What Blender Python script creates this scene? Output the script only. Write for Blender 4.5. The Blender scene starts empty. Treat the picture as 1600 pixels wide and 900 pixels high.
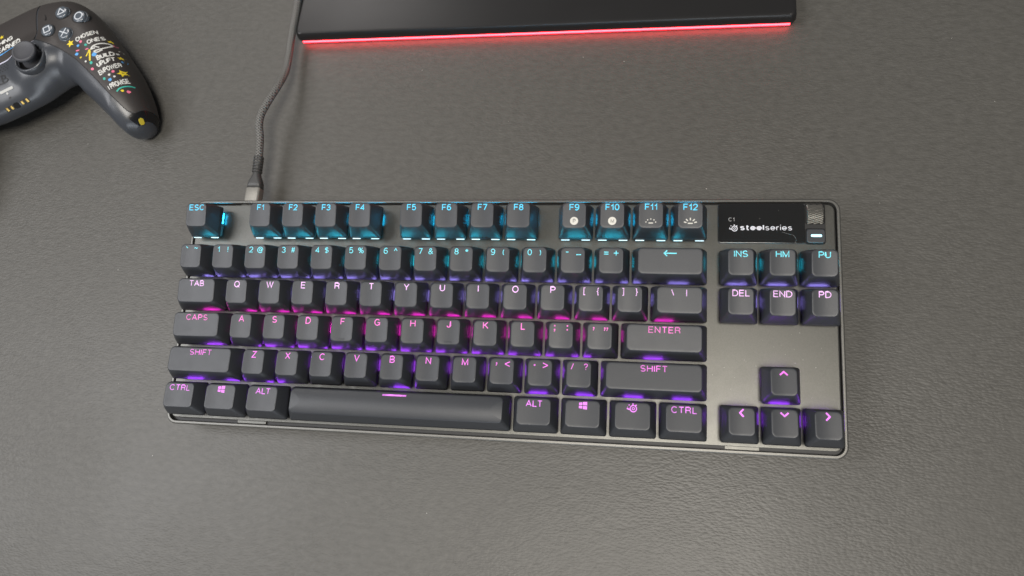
import bpy, bmesh, math, random
from mathutils import Vector, Matrix
from mathutils.bvhtree import BVHTree
random.seed(7)
C = bpy.context.scene.collection
S = 0.001                       # everything below is written in millimetres

# ---------------------------------------------------------------- camera
cam_d = bpy.data.cameras.new('camera')
cam = bpy.data.objects.new('camera', cam_d)
C.objects.link(cam)
Mr = Matrix(((0.9851840, -0.0179296, 0.1705607), (0.0631126, 0.9626323, -0.2633548), (-0.1594654, 0.2702175, 0.9495016)))
cam.matrix_world = Matrix.Translation(Vector((76.5387, -83.8901, 386.4446)) * S) @ Mr.to_4x4()
cam_d.sensor_width = 36
cam_d.lens = 36 * 1138.87 / 1600
cam_d.clip_start = 0.01
cam_d.clip_end = 50
cam_d.dof.use_dof = True
cam_d.dof.focus_distance = 0.385
cam_d.dof.aperture_fstop = 11.0
bpy.context.scene.camera = cam

# ---------------------------------------------------------------- world, lamps, exposure
w = bpy.data.worlds.new('World'); bpy.context.scene.world = w
w.use_nodes = True
w.node_tree.nodes['Background'].inputs[0].default_value = (0.93, 0.95, 1.0, 1)
w.node_tree.nodes['Background'].inputs[1].default_value = 0.10

def area(name, loc, target, size, energy, col, sizey=None):
    d = bpy.data.lights.new(name, 'AREA'); d.energy = energy; d.color = col
    d.shape = 'RECTANGLE'; d.size = size; d.size_y = sizey or size
    o = bpy.data.objects.new(name, d); C.objects.link(o)
    o.location = loc
    o.rotation_euler = (Vector(target) - Vector(loc)).to_track_quat('-Z', 'Y').to_euler()
    return o
area('window_light', (-0.79, -0.06, 0.92), (-0.1, 0.0, 0), 0.62, 7.6, (0.98, 0.98, 1.0))
area('ceiling_light', (0.20, -0.53, 2.0), (0.05, -0.1, 0), 0.75, 36, (1.0, 0.945, 0.86))
area('front_window_light', (0.1, -1.6, 0.42), (0, -0.05, 0), 1.1, 9, (0.86, 0.93, 1.0), 0.5)
area('back_window_light', (-0.85, 1.15, 1.3), (-0.1, 0.1, 0), 0.4, 4.0, (1.0, 0.95, 0.92), 0.5)
sc = bpy.context.scene
sc.view_settings.view_transform = 'Standard'
sc.view_settings.look = 'None'
sc.view_settings.exposure = 0
sc.view_settings.gamma = 1
sc.cycles.use_denoising = True
sc.cycles.max_bounces = 6
sc.cycles.sample_clamp_indirect = 4

# ---------------------------------------------------------------- helpers
def mesh(name, verts, faces, m=None, parent=None, smooth=True, label=None, sharp=None):
    me = bpy.data.meshes.new(name)
    me.from_pydata([(v[0] * S, v[1] * S, v[2] * S) for v in verts], [], faces)
    me.update()
    bm = bmesh.new(); bm.from_mesh(me)
    bmesh.ops.recalc_face_normals(bm, faces=bm.faces) if len(faces) > 1 else None
    bm.to_mesh(me); bm.free()
    if smooth:
        me.polygons.foreach_set('use_smooth', [True] * len(me.polygons))
        if sharp:
            me.set_sharp_from_angle(angle=math.radians(sharp))
    return link(name, me, m, parent, label)

def link(name, me, m=None, parent=None, label=None):
    o = bpy.data.objects.new(name, me)
    C.objects.link(o)
    if m and not me.materials: me.materials.append(m)
    if parent: o.parent = parent
    if label: o['label'] = label
    return o

def empty(name, loc, label, cat, rot=(0, 0, 0)):
    o = bpy.data.objects.new(name, None); C.objects.link(o)
    o.location = Vector(loc) * S; o.rotation_euler = rot
    o.empty_display_size = 0.01
    o['label'] = label; o['category'] = cat
    return o

def rr(cx, cy, hx, hy, r, n=5, e=0):
    r = max(0.01, min(r, hx - 0.005, hy - 0.005)); P = []
    for k, (sx, sy) in enumerate(((1, 1), (-1, 1), (-1, -1), (1, -1))):
        for i in range(n + 1):
            a = math.radians(90 * k + 90 * i / n)
            P.append((cx + sx * (hx - r) + r * math.cos(a), cy + sy * (hy - r) + r * math.sin(a)))
        if e and k in (0, 2):                     # extra points along the two long (x) sides
            for i in range(1, e + 1):
                t = i / (e + 1)
                P.append((cx + sx * (hx - r) * (1 - 2 * t), cy + sy * hy))
    return P

def loft(loops, cap0=True, cap1=True):
    """loops: list of equal-length closed loops of 3D points"""
    V = []; F = []; n = len(loops[0])
    for L in loops: V += L
    for k in range(len(loops) - 1):
        for i in range(n):
            j = (i + 1) % n
            F.append((k * n + i, k * n + j, (k + 1) * n + j, (k + 1) * n + i))
    if cap0: F.append(tuple(range(n - 1, -1, -1)))
    if cap1: F.append(tuple(range((len(loops) - 1) * n, len(loops) * n)))
    return V, F

F_STEP = 0.0035
def flat_pts(v): return len(v[0]) == 2
def merge(*parts):
    V = []; F = []
    for v, f in parts:
        o = len(V); F += [tuple(i + o for i in q) for q in f]
        if v and flat_pts(v): v = [(p[0], p[1], F_STEP * len(V) ** .5) for p in v]   # flat pieces that cross lie a hair above one another
        V += v
    return V, F

def block(cx, cy, hx, hy, z0, z1, r=0.5, b=0.2, n=4):
    """rounded block with bevelled top and bottom"""
    L = [[(x, y, z0) for x, y in rr(cx, cy, hx - b, hy - b, r - b, n)],
         [(x, y, z0 + b) for x, y in rr(cx, cy, hx, hy, r, n)],
         [(x, y, z1 - b) for x, y in rr(cx, cy, hx, hy, r, n)],
         [(x, y, z1 - b * .3) for x, y in rr(cx, cy, hx - b * .3, hy - b * .3, r, n)],
         [(x, y, z1) for x, y in rr(cx, cy, hx - b, hy - b, r - b, n)]]
    i = min(b + .25, min(hx, hy) * .7)
    L.append([(x, y, z1) for x, y in rr(cx, cy, hx - i, hy - i, r - b, n)])
    return loft(L)

def tube(pts, rad, n=12, cap=True):
    """pts: centreline, rad: radius or list"""
    P = [Vector(p) for p in pts]; L = []
    up = Vector((0, 0, 1))
    for i, p in enumerate(P):
        t = (P[min(i + 1, len(P) - 1)] - P[max(i - 1, 0)]).normalized()
        a = t.cross(up)
        if a.length < 1e-4: a = t.cross(Vector((0, 1, 0)))
        a.normalize(); b = a.cross(t)
        r = rad[i] if isinstance(rad, (list, tuple)) else rad
        L.append([tuple(p + a * (r * math.cos(2 * math.pi * k / n)) + b * (r * math.sin(2 * math.pi * k / n))) for k in range(n)])
    return loft(L, cap, cap)

def catmull(P, m=8):
    out = []; n = len(P)
    for i in range(n - 1):
        p0, p1, p2, p3 = P[max(i - 1, 0)], P[i], P[i + 1], P[min(i + 2, n - 1)]
        for k in range(m):
            t = k / m
            out.append(tuple(0.5 * (2 * b + (c - a) * t + (2 * a - 5 * b + 4 * c - d) * t * t + (3 * b - a - 3 * c + d) * t ** 3)
                             for a, b, c, d in zip(p0, p1, p2, p3)))
    out.append(tuple(P[-1])); return out

# ---------------------------------------------------------------- materials
def mat(name, col, rough=0.5, metal=0.0, spec=0.5, coat=0.0, coat_rough=0.1):
    m = bpy.data.materials.new(name); m.use_nodes = True
    b = m.node_tree.nodes['Principled BSDF']
    b.inputs['Base Color'].default_value = (*col, 1); b.inputs['Roughness'].default_value = rough
    b.inputs['Metallic'].default_value = metal; b.inputs['Specular IOR Level'].default_value = spec
    b.inputs['Coat Weight'].default_value = coat; b.inputs['Coat Roughness'].default_value = coat_rough
    return m

def grain(m, scale, bump, dist=0.00005, colvar=0.0, detail=3, roughvar=0.0):
    """fine noise relief, object coordinates"""
    nt = m.node_tree; N = nt.nodes; b = N['Principled BSDF']
    tc = N.new('ShaderNodeTexCoord'); no = N.new('ShaderNodeTexNoise')
    no.inputs['Scale'].default_value = scale; no.inputs['Detail'].default_value = detail
    nt.links.new(tc.outputs['Object'], no.inputs['Vector'])
    bp = N.new('ShaderNodeBump'); bp.inputs['Strength'].default_value = bump; bp.inputs['Distance'].default_value = dist
    nt.links.new(no.outputs['Fac'], bp.inputs['Height']); nt.links.new(bp.outputs['Normal'], b.inputs['Normal'])
    if colvar:
        c = b.inputs['Base Color'].default_value[:3]
        rp = N.new('ShaderNodeValToRGB')
        rp.color_ramp.elements[0].position = 0.3; rp.color_ramp.elements[1].position = 0.7
        rp.color_ramp.elements[0].color = (*[x * (1 - colvar) for x in c], 1)
        rp.color_ramp.elements[1].color = (*[x * (1 + colvar) for x in c], 1)
        nt.links.new(no.outputs['Fac'], rp.inputs['Fac']); nt.links.new(rp.outputs['Color'], b.inputs['Base Color'])
    if roughvar:
        n2 = N.new('ShaderNodeTexNoise'); n2.inputs['Scale'].default_value = scale * .06; n2.inputs['Detail'].default_value = 5
        nt.links.new(tc.outputs['Object'], n2.inputs['Vector'])
        mr = N.new('ShaderNodeMapRange'); r = b.inputs['Roughness'].default_value
        mr.inputs['To Min'].default_value = r - roughvar; mr.inputs['To Max'].default_value = r + roughvar
        nt.links.new(n2.outputs['Fac'], mr.inputs['Value']); nt.links.new(mr.outputs['Result'], b.inputs['Roughness'])
    return m

def glow(name, col, strength, base=.5):
    m = bpy.data.materials.new(name); m.use_nodes = True
    b = m.node_tree.nodes['Principled BSDF']
    b.inputs['Base Color'].default_value = (base, base, base, 1)
    b.inputs['Emission Color'].default_value = (*col, 1); b.inputs['Emission Strength'].default_value = strength
    return m

M = {}
M['keycap'] = grain(mat('keycap_plastic', (0.035, 0.038, 0.044), 0.41), 2600, 0.35, 0.00006, 0.12, roughvar=0.06)
M['plate'] = grain(mat('anodised_plate', (0.108, 0.107, 0.099), 0.38, 0.9), 2300, 0.30, 0.00005, 0.10, roughvar=0.05)
M['case'] = grain(mat('case_plastic', (0.155, 0.152, 0.142), 0.42, 0.75), 2600, 0.5, 0.00006, 0.15)
M['black'] = mat('black_plastic', (0.012, 0.012, 0.013), 0.5)
M['switch'] = mat('clear_switch_housing', (0.30, 0.30, 0.31), 0.35)
M['glass'] = mat('display_glass', (0.012, 0.012, 0.012), 0.16, coat=0.4, coat_rough=0.05)
M['wheel'] = mat('metal_roller', (0.19, 0.185, 0.17), 0.38, 0.8)
M['white_print'] = mat('white_print', (0.60, 0.585, 0.53), 0.5)
M['dark_print'] = mat('dark_print', (0.10, 0.10, 0.10), 0.5)

# lit colours of the six rows: (legend, light under the caps)
ROWCOL = [((0.03, 0.66, 0.98), (0.01, 0.46, 0.85)),
          ((0.13, 0.78, 0.90), (0.015, 0.40, 0.56)),
          ((0.90, 0.50, 0.92), (0.28, 0.22, 0.80)),
          ((0.97, 0.14, 0.62), (0.62, 0.015, 0.42)),
          ((0.90, 0.14, 0.78), (0.27, 0.04, 0.70)),
          ((0.86, 0.19, 0.92), (0.24, 0.035, 0.75))]
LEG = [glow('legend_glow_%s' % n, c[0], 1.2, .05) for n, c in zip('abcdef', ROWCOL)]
LEDM = [glow('led_glow_%s' % n, c[1], s) for n, c, s in zip('abcdef', ROWCOL, (34, 34, 22, 28, 30, 28))]
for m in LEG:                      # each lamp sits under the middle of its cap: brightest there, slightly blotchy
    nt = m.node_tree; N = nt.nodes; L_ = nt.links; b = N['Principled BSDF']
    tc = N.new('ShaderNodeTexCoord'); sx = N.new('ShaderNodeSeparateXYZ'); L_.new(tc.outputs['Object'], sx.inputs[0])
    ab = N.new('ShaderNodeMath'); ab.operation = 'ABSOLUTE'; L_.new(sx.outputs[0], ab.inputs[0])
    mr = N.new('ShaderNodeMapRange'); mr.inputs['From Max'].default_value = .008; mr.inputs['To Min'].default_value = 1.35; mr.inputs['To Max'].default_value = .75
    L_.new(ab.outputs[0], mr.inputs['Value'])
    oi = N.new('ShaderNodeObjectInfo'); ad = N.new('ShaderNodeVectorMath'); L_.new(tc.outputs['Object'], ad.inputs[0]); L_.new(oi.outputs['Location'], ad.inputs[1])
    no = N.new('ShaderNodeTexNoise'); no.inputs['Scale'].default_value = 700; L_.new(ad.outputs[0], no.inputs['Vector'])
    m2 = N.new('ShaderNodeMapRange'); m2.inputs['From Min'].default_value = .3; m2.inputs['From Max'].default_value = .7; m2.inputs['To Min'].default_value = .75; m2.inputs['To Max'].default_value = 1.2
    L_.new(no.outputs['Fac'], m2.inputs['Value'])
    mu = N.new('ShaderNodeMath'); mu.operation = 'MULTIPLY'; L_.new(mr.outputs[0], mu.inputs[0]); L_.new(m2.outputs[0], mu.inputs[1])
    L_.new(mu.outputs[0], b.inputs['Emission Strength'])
HOUSING_GLOW = glow('slot_glow', (0.60, 0.90, 1.0), 1.25)  # light caught by the clear switch housings, painted in as emission
SCREEN_TXT = glow('screen_pixels', (0.34, 0.34, 0.42), .75)

# ---------------------------------------------------------------- desk mat (leather)
def leather():
    m = mat('leather', (0.1, 0.1, 0.1), 0.45)
    nt = m.node_tree; N = nt.nodes; L = nt.links; b = N['Principled BSDF']
    tc = N.new('ShaderNodeTexCoord')
    mp = N.new('ShaderNodeMapping'); mp.inputs['Scale'].default_value = (0.46, 1.0, 1.0)
    mp.inputs['Rotation'].default_value = (0, 0, math.radians(4))
    L.new(tc.outputs['Object'], mp.inputs['Vector'])
    wn = N.new('ShaderNodeTexNoise'); wn.inputs['Scale'].default_value = 120; wn.inputs['Detail'].default_value = 3
    L.new(mp.outputs['Vector'], wn.inputs['Vector'])
    sb = N.new('ShaderNodeVectorMath'); sb.operation = 'SUBTRACT'; sb.inputs[1].default_value = (0.5, 0.5, 0.5)
    L.new(wn.outputs['Color'], sb.inputs[0])
    sl = N.new('ShaderNodeVectorMath'); sl.operation = 'SCALE'; sl.inputs['Scale'].default_value = 0.0035
    L.new(sb.outputs[0], sl.inputs[0])
    ad = N.new('ShaderNodeVectorMath'); L.new(mp.outputs['Vector'], ad.inputs[0]); L.new(sl.outputs[0], ad.inputs[1])
    vo = N.new('ShaderNodeTexVoronoi'); vo.feature = 'SMOOTH_F1'; vo.inputs['Scale'].default_value = 1000
    vo.inputs['Smoothness'].default_value = 0.18
    L.new(ad.outputs[0], vo.inputs['Vector'])
    no = N.new('ShaderNodeTexNoise'); no.inputs['Scale'].default_value = 420; no.inputs['Detail'].default_value = 4
    L.new(ad.outputs[0], no.inputs['Vector'])
    big = N.new('ShaderNodeTexNoise'); big.inputs['Scale'].default_value = 14; big.inputs['Detail'].default_value = 3
    L.new(tc.outputs['Object'], big.inputs['Vector'])
    inv = N.new('ShaderNodeMath'); inv.operation = 'MULTIPLY'; inv.inputs[1].default_value = -1.0
    L.new(vo.outputs['Distance'], inv.inputs[0])
    nl = N.new('ShaderNodeMath'); nl.operation = 'MULTIPLY'; nl.inputs[1].default_value = .35; L.new(no.outputs['Fac'], nl.inputs[0])
    mx = N.new('ShaderNodeMath'); mx.operation = 'ADD'; L.new(inv.outputs[0], mx.inputs[0]); L.new(nl.outputs[0], mx.inputs[1])
    st = N.new('ShaderNodeMapRange'); st.inputs['From Min'].default_value = 0.3; st.inputs['From Max'].default_value = 0.7
    st.inputs['To Min'].default_value = 0.13; st.inputs['To Max'].default_value = 0.34
    L.new(big.outputs['Fac'], st.inputs['Value'])
    bp = N.new('ShaderNodeBump'); bp.inputs['Distance'].default_value = 0.00050
    L.new(st.outputs['Result'], bp.inputs['Strength']); L.new(mx.outputs[0], bp.inputs['Height'])
    L.new(bp.outputs['Normal'], b.inputs['Normal'])
    mr = N.new('ShaderNodeMapRange'); mr.inputs['From Min'].default_value = .35; mr.inputs['From Max'].default_value = .7
    mr.inputs['To Min'].default_value = .44; mr.inputs['To Max'].default_value = .51
    sm = N.new('ShaderNodeTexNoise'); sm.inputs['Scale'].default_value = 9; sm.inputs['Detail'].default_value = 6; sm.inputs['Distortion'].default_value = .6
    L.new(tc.outputs['Object'], sm.inputs['Vector']); L.new(sm.outputs['Fac'], mr.inputs['Value']); L.new(mr.outputs['Result'], b.inputs['Roughness'])
    rp = N.new('ShaderNodeValToRGB')
    rp.color_ramp.elements[0].color = (0.0725, 0.0695, 0.0625, 1); rp.color_ramp.elements[1].color = (0.093, 0.0893, 0.081, 1)
    rp.color_ramp.elements[0].position = 0.3; rp.color_ramp.elements[1].position = 0.7
    L.new(no.outputs['Fac'], rp.inputs['Fac']); L.new(rp.outputs['Color'], b.inputs['Base Color'])
    return m
M['leather'] = leather()
desk = mesh('desk', *loft([[(x, y, z) for x, y in rr(0, 80, 900, 480, 12)] for z in (-3, -0.3)] +
                          [[(x, y, 0) for x, y in rr(0, 80, 899.7, 479.7, 12)]]), M['leather'], smooth=False)
desk['kind'] = 'structure'
desk['label'] = 'grey brown desk surface covered in grained leather'

# ---------------------------------------------------------------- keyboard
U = 19.05
TILT = math.radians(4.5)
kb = empty('keyboard', (-175, 60, 30.9577), 'compact grey mechanical keyboard with black keycaps lit in blue, pink and violet', 'keyboard', (TILT, 0, 0))
def zk(y, zworld):              # height in keyboard space of a world height
    return (zworld - 30.9577 - math.sin(TILT) * y) / math.cos(TILT)
KX0, KX1, KY0, KY1 = -3.6, 350.3, -122.6, 5.2      # rim outline
kcx, kcy, khx, khy = (KX0 + KX1) / 2, (KY0 + KY1) / 2, (KX1 - KX0) / 2, (KY1 - KY0) / 2
ZP = -5.0
def case():
    def lp(d, z, r): return [(x, y, z) for x, y in rr(kcx, kcy, khx - d, khy - d, r, 8)]
    bot = [(x, y, zk(y, .5)) for x, y in rr(kcx, kcy, khx - 2.2, khy - 2.2, 3, 8)]
    low = [(x, y, zk(y, 2.0)) for x, y in rr(kcx, kcy, khx - 1.0, khy - 1.0, 4, 8)]
    L = [bot, low, lp(0.0, -7.2, 6), lp(0.0, -5.9, 6), lp(.15, -5.55, 6), lp(.5, -5.3, 5.6), lp(.8, -5.3, 5.4), lp(1.3, -5.3, 5.0), lp(1.55, -5.3, 4.6), lp(1.75, -5.5, 4.4), lp(1.8, -9, 4.4)]
    return loft(L)
mesh('case', *case(), M['case'], kb, sharp=40)
mesh('rubber_foot', *block(30, -112, 14, 4, zk(-112, 0), zk(-112, 2.2), 2, .3), M['black'], kb)
mesh('rubber_foot', *block(318, -112, 14, 4, zk(-112, 0), zk(-112, 2.2), 2, .3), M['black'], kb)
mesh('rubber_foot', *block(30, -6, 14, 4, zk(-6, 0), zk(-6, 2.2), 2, .3), M['black'], kb)
mesh('rubber_foot', *block(318, -6, 14, 4, zk(-6, 0), zk(-6, 2.2), 2, .3), M['black'], kb)
# black liner seen in the groove
mesh('groove', *block(kcx, kcy, khx - 1.9, khy - 1.9, -8.6, -8.0, 4, .1), M['black'], kb)
PX0, PX1, PY0, PY1 = -0.5, 347.3, -118.95, 2.1
mesh('top_plate', *block((PX0 + PX1) / 2, (PY0 + PY1) / 2, (PX1 - PX0) / 2, (PY1 - PY0) / 2, -6.5, ZP, 3.2, .22, 8), M['plate'], kb, sharp=50)
for x0, x1, y0, y1 in ((38.4, 55, -120.5, -118.7), (294, 310.3, -120.5, -118.7), (24.8, 31.2, 2.0, 3.2)):
    mesh('clip_tab', *block((x0 + x1) / 2, (y0 + y1) / 2, (x1 - x0) / 2, (y1 - y0) / 2, -8.2, ZP - 1.8, .3, .1), M['plate'], kb)

ROWY = [-0.5, -1.70, -2.70, -3.70, -4.70, -5.70]
ZT = [11.7, 11.6, 9.8, 9.4, 9.5, 9.1]
YO = [0.95, 0.5, 0.65, 1.0, 1.25, 1.3]
TL = [0.62, 0.42, 0.34, 0.14, -0.38, -0.52]
WX, HY = 3.49, 6.6
DISH = 0.55

def top_z(x, y, hx, row, convex=False):
    t = min(1.0, abs(x) / hx)
    z = ZT[row] + TL[row] * (y - YO[row]) / HY
    if convex:
        s = (y - YO[row]) / HY
        return z + 0.35 - 1.35 * s * s
    return z - DISH * (1 - t * t) * 0.9 + 0.12

cap_cache = {}; bvh_cache = {}
def cap_mesh(row, wu, convex=False):
    k = (row, wu, convex)
    if k in cap_cache: return cap_cache[k]
    bx, by = wu * U / 2 - 0.62, U / 2 - 0.68
    tx, ty = wu * U / 2 - WX, HY
    L = []; E = 8 if wu > 3 else (5 if wu > 1.3 else 3)
    def body(f, bulge):
        hx = bx + (tx - bx) * f + bulge; hy = by + (ty - by) * f + bulge; cy = YO[row] * f
        r = 1.3 + 1.0 * f
        return [(x, y, f * (top_z(x, y, tx, row, convex) - 0.55)) for x, y in rr(0, cy, hx, hy, r, 5, E)]
    # inner wall, upwards (hidden side), then outer wall
    def inner(f, zz):
        hx = bx + (tx - bx) * f - 1.2; hy = by + (ty - by) * f - 1.2
        return [(x, y, zz) for x, y in rr(0, YO[row] * f, hx, hy, .8, 5, E)]
    L.append(inner(0.8, ZT[row] - 2.6)); L.append(inner(0.02, 0.0))
    L.append(body(0.0, -0.15)); L.append([(x, y, .18) for x, y in rr(0, 0, bx, by, 1.3, 5, E)])
    for f, bu in ((.25, .12), (.5, .2), (.75, .17), (.95, .06), (1.0, 0.0)):
        L.append(body(f, bu))
    for d, dz in ((0.06, -.30), (0.2, -.12), (0.42, -.02), (0.75, 0)):
        L.append([(x, y, top_z(x, y, tx, row, convex) + dz) for x, y in rr(0, YO[row], tx - d, ty - d, 2.3 - d * .6, 5, E)])
    for g in (1.5, 2.4, 3.4, 4.5, 5.6, 6.3):
        if tx - g < 0.2: break
        L.append([(x, y, top_z(x, y, tx, row, convex)) for x, y in rr(0, YO[row], tx - g, ty - g, max(.1, 1.9 - g * .5), 5, E)])
    # wide caps: close with strip quads instead of one n-gon
    V, F = loft(L, True, False)
    n = len(L[0]); o = (len(L) - 1) * n; h = n // 2
    # loop order: right-top corner, top side, left-top corner, left-bottom corner, bottom side, right-bottom corner
    top = [o + i for i in range(0, h)]; bot = [o + i for i in range(n - 1, h - 1, -1)]
    for i in range(h - 1):
        F.append((top[i], top[i + 1], bot[i + 1], bot[i]))
    me = bpy.data.meshes.new('key')
    me.from_pydata([(a * S, b * S, c * S) for a, b, c in V], [], F); me.update()
    bm = bmesh.new(); bm.from_mesh(me); bmesh.ops.recalc_face_normals(bm, faces=bm.faces); bm.to_mesh(me); bm.free()
    me.polygons.foreach_set('use_smooth', [True] * len(me.polygons))
    me.materials.append(M['keycap'])
    cap_cache[k] = me
    return me

# ---- line font in the manner of a plain grotesque; cap height 1, strokes as point lists
def ar(cx, cy, rx, ry, a0, a1, n=10):
    return [(cx + rx * math.cos(math.radians(a0 + (a1 - a0) * i / n)), cy + ry * math.sin(math.radians(a0 + (a1 - a0) * i / n))) for i in range(n + 1)]
def o_(w, h=1.0, y=0.0): return ar(w / 2, y + h / 2, w / 2, h / 2, 90, 450, 24)
GLY = {
 'A': (.76, [[(0, 0), (.38, 1), (.76, 0)], [(.13, .34), (.63, .34)]]),
 'B': (.64, [[(0, .5), (.38, .5)] + ar(.38, .25, .26, .25, 90, -90) + [(0, 0), (0, 1), (.36, 1)] + ar(.36, .75, .24, .25, 90, -90)[0:]]),
 'C': (.70, [ar(.39, .5, .39, .5, 42, 318, 20)]),
 'D': (.70, [[(0, 0), (0, 1), (.28, 1)] + ar(.28, .5, .42, .5, 90, -90, 14) + [(0, 0)]]),
 'E': (.60, [[(.6, 1), (0, 1), (0, 0), (.62, 0)], [(0, .52), (.55, .52)]]),
 'F': (.50, [[(.57, 1), (0, 1), (0, 0)], [(0, .5), (.5, .5)]]),
 'G': (.76, [ar(.39, .5, .39, .5, 45, 335, 20) + [(.76, .46), (.42, .46)], [(.76, .46), (.76, 0)]]),
 'H': (.68, [[(0, 0), (0, 1)], [(.68, 0), (.68, 1)], [(0, .52), (.68, .52)]]),
 'I': (.0, [[(0, 0), (0, 1)]]),
 'J': (.48, [[(.48, 1), (.48, .24)] + ar(.24, .24, .24, .24, 0, -180)]),
 'K': (.68, [[(0, 0), (0, 1)], [(.64, 1), (.02, .38)], [(.22, .56), (.68, 0)]]),
 'L': (.44, [[(0, 1), (0, 0), (.53, 0)]]),
 'M': (.80, [[(0, 0), (0, 1), (.4, .06), (.8, 1), (.8, 0)]]),
 'N': (.68, [[(0, 0), (0, 1), (.68, 0), (.68, 1)]]),
 'O': (.80, [o_(.80)]),
 'P': (.62, [[(0, 0), (0, 1), (.36, 1)] + ar(.36, .73, .26, .27, 90, -90) + [(0, .46)]]),
 'Q': (.80, [o_(.80), [(.5, .26), (.82, -.06)]]),
 'R': (.66, [[(0, 0), (0, 1), (.38, 1)] + ar(.38, .75, .26, .25, 90, -90) + [(0, .5)], [(.38, .5), (.6, .36), (.64, 0)]]),
 'S': (.64, [ar(.32, .74, .29, .26, 30, 270, 12) + ar(.32, .24, .32, .24, 90, -150, 12)]),
 'T': (.64, [[(0, 1), (.66, 1)], [(.33, 1), (.33, 0)]]),
 'U': (.66, [[(0, 1), (0, .33)] + ar(.33, .33, .33, .33, 180, 360, 12) + [(.66, 1)]]),
 'V': (.72, [[(0, 1), (.36, 0), (.72, 1)]]),
 'W': (1.04, [[(0, 1), (.26, 0), (.52, .96), (.78, 0), (1.04, 1)]]),
 'X': (.68, [[(0, 1), (.68, 0)], [(.68, 1), (0, 0)]]),
 'Y': (.72, [[(0, 1), (.36, .45), (.72, 1)], [(.36, .45), (.36, 0)]]),
 'Z': (.64, [[(.02, 1), (.62, 1), (0, 0), (.64, 0)]]),
 '0': (.56, [o_(.56)]),
 '1': (.30, [[(0, .72), (.18, .78), (.28, 1), (.28, 0)]]),
 '2': (.58, [ar(.29, .71, .27, .29, 175, -35, 12) + [(.02, 0), (.58, 0)]]),
 '3': (.56, [ar(.28, .75, .25, .25, 160, -80, 10) + ar(.28, .26, .28, .26, 85, -160, 12)]),
 '4': (.60, [[(.44, 0), (.44, 1), (0, .28), (.6, .28)]]),
 '5': (.58, [[(.52, 1), (.1, 1), (.04, .5)] + ar(.29, .33, .29, .33, 130, -155, 14)]),
 '6': (.56, [ar(.28, .31, .28, .31, 150, 510, 18), ar(.34, .5, .34, .5, 55, 185, 10)]),
 '7': (.56, [[(0, 1), (.56, 1), (.2, 0)]]),
 '8': (.56, [ar(.28, .76, .23, .24, -90, 270, 18), ar(.28, .26, .28, .26, 90, 450, 18)]),
 '9': (.56, [ar(.28, .69, .28, .31, -30, 330, 18), ar(.22, .5, .34, .5, 5, -125, 10)]),
 '!': (.02, [[(0, 1), (0, .3)], [(0, .12), (0, 0)]]),
 '@': (1.0, [ar(.5, .42, .5, .54, -40, -345, 22) + [(.78, .2), (.7, .66)], ar(.5, .44, .2, .24, 10, 370, 14)]),
 '#': (.62, [[(.22, 1), (.1, 0)], [(.52, 1), (.4, 0)], [(.02, .68), (.62, .68)], [(0, .32), (.6, .32)]]),
 '$': (.58, [ar(.29, .72, .27, .2, 30, 270, 10) + ar(.29, .28, .29, .24, 90, -150, 10), [(.29, 1.08), (.29, -.1)]]),
 '%': (.9, [ar(.18, .76, .18, .22, 0, 360, 12), ar(.72, .24, .18, .22, 0, 360, 12), [(.68, 1), (.22, 0)]]),
 '^': (.5, [[(0, .5), (.25, .95), (.5, .5)]]),
 '&': (.72, [[(.7, 0), (.2, .62)] + ar(.32, .8, .17, .2, 200, -40, 10) + [(.12, .4)] + ar(.27, .24, .26, .24, 130, 300, 8) + [(.66, .5)]]),
 '*': (.44, [[(.22, .95), (.22, .5)], [(0, .78), (.44, .62)], [(.44, .78), (0, .62)], [(.08, .48), (.22, .7)], [(.36, .48), (.22, .7)]]),
 '(': (.2, [ar(.5, .42, .45, .68, 135, 225, 8)]), ')': (.2, [ar(-.3, .42, .45, .68, 45, -45, 8)]),
 '[': (.2, [[(.22, 1.05), (0, 1.05), (0, -.2), (.22, -.2)]]), ']': (.2, [[(0, 1.05), (.22, 1.05), (.22, -.2), (0, -.2)]]),
 '{': (.24, [[(.26, 1.05), (.13, 1.0), (.12, .56), (0, .43), (.12, .3), (.13, -.15), (.26, -.2)]]),
 '}': (.24, [[(0, 1.05), (.13, 1.0), (.14, .56), (.26, .43), (.14, .3), (.13, -.15), (0, -.2)]]),
 '\\': (.3, [[(0, 1), (.32, 0)]]), '|': (0, [[(0, 1.02), (0, -.12)]]), '/': (.3, [[(0, 0), (.32, 1)]]),
 '?': (.5, [ar(.25, .75, .24, .25, 170, -30, 10) + [(.27, .45), (.25, .28)], [(.25, .12), (.25, 0)]]),
 '`': (.3, [[(0, .95), (.32, .66)]]), '~': (.6, [[(0, .6), (.12, .76), (.26, .76), (.4, .62), (.54, .62), (.66, .78)]]),
 '.': (0, [[(0, .12), (0, 0)]]), ' ': (.3, []),
 's': (.42, [ar(.21, .53, .19, .15, 30, 270, 9) + ar(.21, .20, .21, .18, 90, -150, 9)]),
 't': (.30, [[(.12, .95), (.12, .14), (.2, .02), (.32, .02)], [(0, .68), (.3, .68)]]),
 'e': (.50, [[(.02, .36), (.5, .36)] + ar(.25, .36, .25, .33, 0, 318, 16)]),
 'l': (.0, [[(0, 1), (0, .02)]]), 'i': (.0, [[(0, .69), (0, .02)], [(0, 1.02), (0, .9)]]),
 'r': (.26, [[(0, .02), (0, .69)], [(0, .38), (.06, .58), (.16, .67), (.28, .68)]]),
}
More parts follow.
